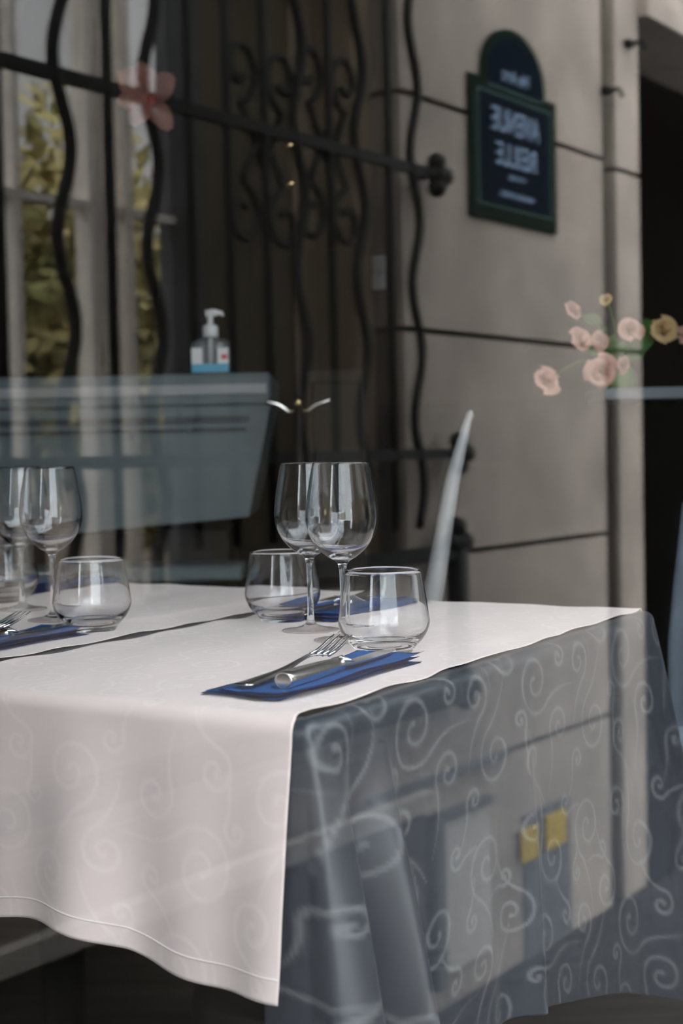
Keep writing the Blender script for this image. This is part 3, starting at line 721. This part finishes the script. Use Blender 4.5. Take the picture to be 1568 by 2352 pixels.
# dark cabinet and coat stand
def front_box(x0, x1, ytop, Y, depth, z0=0.0):
    p0, p1 = onY(x0, ytop, Y), onY(x1, ytop, Y); return p0.x, p1.x, Y, Y + depth, z0, p0.z
def X(a, b, z): return Vector((a, b, z))
bx = front_box(700, 842, 846, 4.0, .4)
cb = thing('cabinet', (bx[0] / 2 + bx[1] / 2, 4.2, 0), 'dark wooden cabinet standing behind the wine glasses', 'cabinet')
b = bmesh.new(); fbox(b, X, *bx); bevel(b, .006, 1); obj('carcass', b, MT['wood'], cb)
b = bmesh.new(); fbox(b, X, bx[0] + .02, bx[1] - .02, 3.985, 4.0, .1, bx[5] - .04); bevel(b, .004, 1); dr = obj('door', b, MT['wood'], cb)
b = bmesh.new(); ball(b, Vector((bx[0] + .05, 3.975, .8)), .012); obj('knob', b, MT['brass'], dr, True)
YS = 3.5
p0 = onY(685, 925, YS); lamp_top = onY(660, 330, YS)
cs = thing('coat_stand', (p0.x, YS, 0), 'slim dark coat stand with bright curved hooks and two brass knobs, right of the counter', 'coat stand')
pt = Vector((p0.x, YS, lamp_top.z))
b = bmesh.new(); tube(b, [(p0.x, YS, .02), pt], .011, 12); obj('pole', b, MT['wood'], cs, True)
b = bmesh.new(); lathe(b, [(0, 0), (.16, 0), (.16, .015), (.05, .03), (.02, .06), (0, .06)], 32, Vector((p0.x, YS, 0))); obj('base', b, MT['wood'], cs, True)
for y in (337, 425):
    b = bmesh.new(); ball(b, Vector((p0.x - .006, YS - .012, onY(656, y, YS).z)), .014, 1.1, 1, .7); obj('knob', b, MT['brass'], cs, True)
b = bmesh.new(); ball(b, p0 + Vector((0, -.02, 0)), .0105); obj('knob', b, MT['brass'], cs, True)
for sg in (-1, 1):
    c = onY(685, 935, YS) + Vector((0, -.02, 0)); b = bmesh.new()
    pts = [c + Vector((sg * .012, 0, -.010)), c + Vector((sg * .022, -.004, -.012)), c + Vector((sg * .036, -.006, -.002)), c + Vector((sg * .052, -.008, .007)), c + Vector((sg * .070, -.010, .012)), c + Vector((sg * .078, -.012, .016))]
    tube(b, smooth_prof([tuple(p) for p in pts], 4), [.004 + .0055 * math.sin(math.pi * min(1, (i + 2) / 23)) for i in range(21)], 12, flat=(1, .8)); obj('hook', b, MT['silver'], cs, True)
# pale chair behind the table's far end, seen edge-on
YH = 2.75
pa, pb_ = onY(1083, 947, YH), onY(992, 1375, YH)
ch = thing('chair', (pb_.x, YH, 0), 'pale chair behind the far end of the table, its curved back seen edge-on', 'chair')
b = bmesh.new(); pts = [pb_ + (pb_ - pa) * .35, pb_, onY(1012, 1260, YH), onY(1038, 1110, YH), onY(1062, 1010, YH), onY(1078, 955, YH), onY(1086, 946, YH)]
tube(b, smooth_prof([tuple(p) for p in pts], 4), [.021, .021, .021, .021, .0205, .020, .0195, .019, .018, .017, .0165, .016, .015, .014, .013, .012, .011, .010, .009, .008, .008, .007, .006, .004, .003], 12)
obj('backrest', b, MT['pale'], ch, True)
b = bmesh.new(); fbox(b, X, pb_.x - .40, pb_.x - .02, YH - .02, YH + .38, .43, .46); bevel(b, .01, 2); obj('seat', b, MT['pale'], ch)
for dx, dy in ((-.38, 0), (-.04, 0), (-.38, .34), (-.04, .34)):
    b = bmesh.new(); tube(b, [(pb_.x + dx, YH + dy, 0), (pb_.x + dx * .97, YH + dy, .43)], [.012, .016], 10); obj('leg', b, MT['pale'], ch, True)
for y, lb in ((605, 'small pale switch plate on the dark back wall, upper of two'), (645, 'small pale switch plate on the dark back wall, lower of two')):
    v = ray(868, y); k = (RA1 - .012 + C0.dot(DA)) / v.dot(DA); q = Vector((0, 0, ZC)) + v * k; a_, b_ = ab(q)
    t = thing('switch_plate', q, lb, 'switch', 'switch plates on the back wall')
    b = bmesh.new(); fbox(b, T, RA1 - .012, RA1, b_ - .026, b_ + .026, q.z - .03, q.z + .03); bevel(b, .004, 1); obj('plate', b, MT['pale'], t)
    b = bmesh.new(); fbox(b, T, RA1 - .018, RA1 - .012, b_ - .012, b_ + .012, q.z - .016, q.z + .016); obj('rocker', b, MT['pale'], t)
# shelf with roses
YF = 3.0
p = onY(1386, 905, YF)
sh = thing('wall_shelf', (p.x + .3, YF, p.z), 'narrow grey-blue shelf carrying the roses, at the right edge', 'shelf')
b = bmesh.new(); fbox(b, X, p.x, p.x + .75, YF - .02, YF + .22, p.z - .014, p.z + .012); bevel(b, .003, 1); obj('board', b, MT['shelf'], sh)
for dx in (.33, .68):
    b = bmesh.new(); tube(b, [(p.x + dx, YF + .1, 0), (p.x + dx, YF + .1, p.z - .012)], .012, 10); obj('leg', b, MT['black'], sh, True)
stop = p.z + .012
vx = onY(1425, 905, YF + .1).x
vs = thing('vase', (vx, YF + .1, stop), 'small dark vase holding the peach roses on the shelf', 'vase')
b = bmesh.new(); lathe(b, smooth_prof([(0, 0), (.028, 0), (.034, .015), (.03, .04), (.018, .055), (.022, .065), (.018, .064), (.014, .055), (.0, .02)], 4), 32, Vector((vx, YF + .1, stop))); obj('vase_body', b, MT['green'], vs, True)
def rose_head(b, c, r, rg, face):
    rot = face.to_track_quat('Z', 'Y').to_matrix()
    for ringn, (n, rr, op) in enumerate(((3, .35, .15), (5, .62, .45), (6, .95, .85))):
        for k in range(n):
            pj = rg.uniform(.78, 1.18); a0 = 2 * math.pi * (k + ringn * .4) / n + rg.uniform(-.15, .15); wd = 2 * math.pi / n * .72; G_ = []
            for i in range(6):
                row = []
                for j in range(7):
                    u = i / 5; v = (j / 6 - .5) * 2; a = a0 + v * wd * (.5 + .5 * math.sin(u * 2.2))
                    q = pj * r * rr * (.25 + .75 * u ** (.7)) * (1 + .12 * op * u * u); h = r * (.9 * u - op * .75 * u ** 3 - .12 * v * v * u)
                    row.append(b.verts.new(c + rot @ Vector((q * math.cos(a), q * math.sin(a), h))))
                G_.append(row)
            for i in range(5):
                for j in range(6): b.faces.new((G_[i][j], G_[i][j + 1], G_[i + 1][j + 1], G_[i + 1][j]))
roses = ((1255, 872, 36, 'rose', 'peach rose hanging lowest on the left side of the bouquet'), (1378, 855, 42, 'rose', 'big open peach rose low in the middle of the bouquet'), (1432, 838, 20, 'rose', 'small peach bud right of the big open rose'),
         (1318, 712, 24, 'rose', 'peach rose at the top left of the bouquet'), (1335, 778, 30, 'rose', 'pale peach rose in the middle left of the bouquet'), (1375, 782, 22, 'rose', 'pale peach rose touching the middle left rose'),
         (1448, 755, 30, 'rose', 'orange-tinged peach rose at the centre top of the bouquet'), (1525, 755, 34, 'rosey', 'yellow-hearted rose on the right side of the bouquet'), (1572, 765, 22, 'rose', 'peach rose cut by the right edge of the photo'), (1392, 688, 14, 'rosey', 'small orange bud at the very top of the bouquet'))
rg = random.Random(5)
base = Vector((vx, YF + .1, stop + .045))
for i, (x, y, rp, mm, lb) in enumerate(roses):
    c = onY(x, y, YF + .06 + .05 * rg.random()); r = rp / F * YF
    o = thing('rose', base, lb, 'flower', 'roses in the bouquet')
    fc = Vector((rg.uniform(-.9, .9), -1, rg.uniform(-.3, .9))); fc.normalize()
    b = bmesh.new(); rose_head(b, c - fc * r * .3, r, rg, fc); obj('blossom', b, MT[mm], o, True)
    b = bmesh.new(); mid = (base + c) / 2 + Vector((0, 0, .03)); tube(b, smooth_prof([tuple(base), tuple(mid), tuple(c - fc * r * .25)], 5), .0022, 6)
    obj('stem', b, MT['green'], o, True)
    for k in range(2):
        b = bmesh.new(); s = mid + Vector((rg.uniform(-.02, .02), 0, rg.uniform(-.03, .02))); dirv = Vector((rg.uniform(-1, 1), rg.uniform(-.5, .2), rg.uniform(-.3, .6))).normalized(); pn = dirv.cross(Vector((0, 1, .3))).normalized()
        prev = None; vsx = []
        for t_ in range(7):
            u = t_ / 6; wd = .014 * math.sin(math.pi * min(.98, u + .02)); cc = s + dirv * .05 * u + Vector((0, 0, -.01 * u * u)); vsx.append((b.verts.new(cc + pn * wd), b.verts.new(cc - pn * wd)))
        for (a1, a2), (b1, b2) in zip(vsx, vsx[1:]): b.faces.new((a1, a2, b2, b1))
        obj('leaf', b, MT['green'], o, True)
# pink lily on a tall stem from a dark vase on the counter
YL = YC + .12
lc = onY(348, 232, YL)
lv = K((onY(340, 860, YL) - cl).dot(cd), .16, ctop)
vv = thing('vase', lv, 'slim dark vase with a single pink lily on the blue-grey counter', 'vase')
b = bmesh.new(); lathe(b, smooth_prof([(0, 0), (.02, 0), (.024, .02), (.016, .07), (.012, .10), (.009, .098), (0, .04)], 4), 24, lv); obj('vase_body', b, MT['black'], vv, True)
ly = thing('lily', lv + Vector((0, 0, .05)), 'pink lily with drooping petals high in front of the dark room', 'flower')
b = bmesh.new(); tube(b, smooth_prof([tuple(lv + Vector((0, 0, .05))), tuple(lv * .5 + lc * .5 + Vector((.02, 0, 0))), tuple(lc + Vector((0, .05, 0)))], 8), .003, 8); obj('stem', b, MT['dark'], ly, True)
for (ex, ey, wd) in ((285, 175, .042), (280, 240, .030), (310, 290, .030), (392, 300, .030), (398, 185, .034), (325, 155, .034)):
    tip = onY(ex, ey, YL - .03); b = bmesh.new(); ax = tip - lc; sd = ax.cross(Vector((0, 1, 0))).normalized(); rows = []
    for i in range(9):
        u = i / 8; ww = wd * math.sin(math.pi * (.08 + .86 * u)) ** .8; cc = lc + ax * u * 1.08 + Vector((0, -.05 * math.sin(u * 2.2), 0))
        rows.append([b.verts.new(cc + sd * ww * k + Vector((0, .012 * (k * k), 0))) for k in (-1, -.5, 0, .5, 1)])
    for p1, p2 in zip(rows, rows[1:]):
        for k in range(4): b.faces.new((p1[k], p1[k + 1], p2[k + 1], p2[k]))
    bmesh.ops.solidify(b, geom=b.faces[:], thickness=.0012)
    obj('petal', b, MT['lily'], ly, True)
b = bmesh.new(); ball(b, lc + Vector((0, -.01, 0)), .018, 1, .7, 1.6); obj('throat', b, MT['lilyc'], ly, True)
# chair with a pale blue cover at the right edge
cp = onY(1532, 1450, 2.6)
cc = thing('chair', (cp.x + .2, 2.6, 0), 'chair in a pale blue cloth cover at the right edge, behind the table corner', 'chair')
b = bmesh.new(); rows = []
for i in range(40):
    u = i / 39; row = []
    for j in range(24):
        z = .98 - .62 * j / 23 - .10 * (1 - min(1, u / .35)) ** 2 * (1 - j / 23); sweep = .13 * max(0, z - .62) ** 1.1
        row.append(b.verts.new((cp.x + sweep + .40 * u, 2.6 + .012 * math.sin(u * 34) * (1 - .5 * u) + .04 * u - .10 * (1 - j / 23) * 0, z)))
    rows.append(row)
for p1, p2 in zip(rows, rows[1:]):
    for k in range(23): b.faces.new((p1[k], p1[k + 1], p2[k + 1], p2[k]))
bmesh.ops.solidify(b, geom=b.faces[:], thickness=.02)
obj('backrest_cover', b, MT['curtain'], cc, True)
b = bmesh.new(); fbox(b, X, cp.x, cp.x + .40, 2.58, 2.98, .42, .47); bevel(b, .015, 3); obj('seat', b, MT['curtain'], cc, True)
for dx, dy in ((.03, 2.60), (.37, 2.60), (.03, 2.95), (.37, 2.95)):
    b = bmesh.new(); tube(b, [(cp.x + dx, dy, 0), (cp.x + dx, dy, .425)], [.012, .015], 10); obj('leg', b, MT['black'], cc, True)
# black stool under the near end of the table
sp2 = T(.17, .13, 0)
bc = thing('stool', sp2, 'black round stool standing under the end of the nearer table', 'stool')
b = bmesh.new(); lathe(b, smooth_prof([(0, .37), (.10, .37), (.112, .385), (.110, .41), (.095, .422), (0, .426)], 5), 48, sp2); obj('seat', b, MT['black'], bc, True)
for k in range(4):
    a = math.pi / 4 + k * math.pi / 2; dv = Vector((math.cos(a), math.sin(a), 0)); b = bmesh.new(); tube(b, [sp2 + dv * .125, sp2 + dv * .085 + Z3 * .375], [.010, .012], 10); obj('leg', b, MT['black'], bc, True)
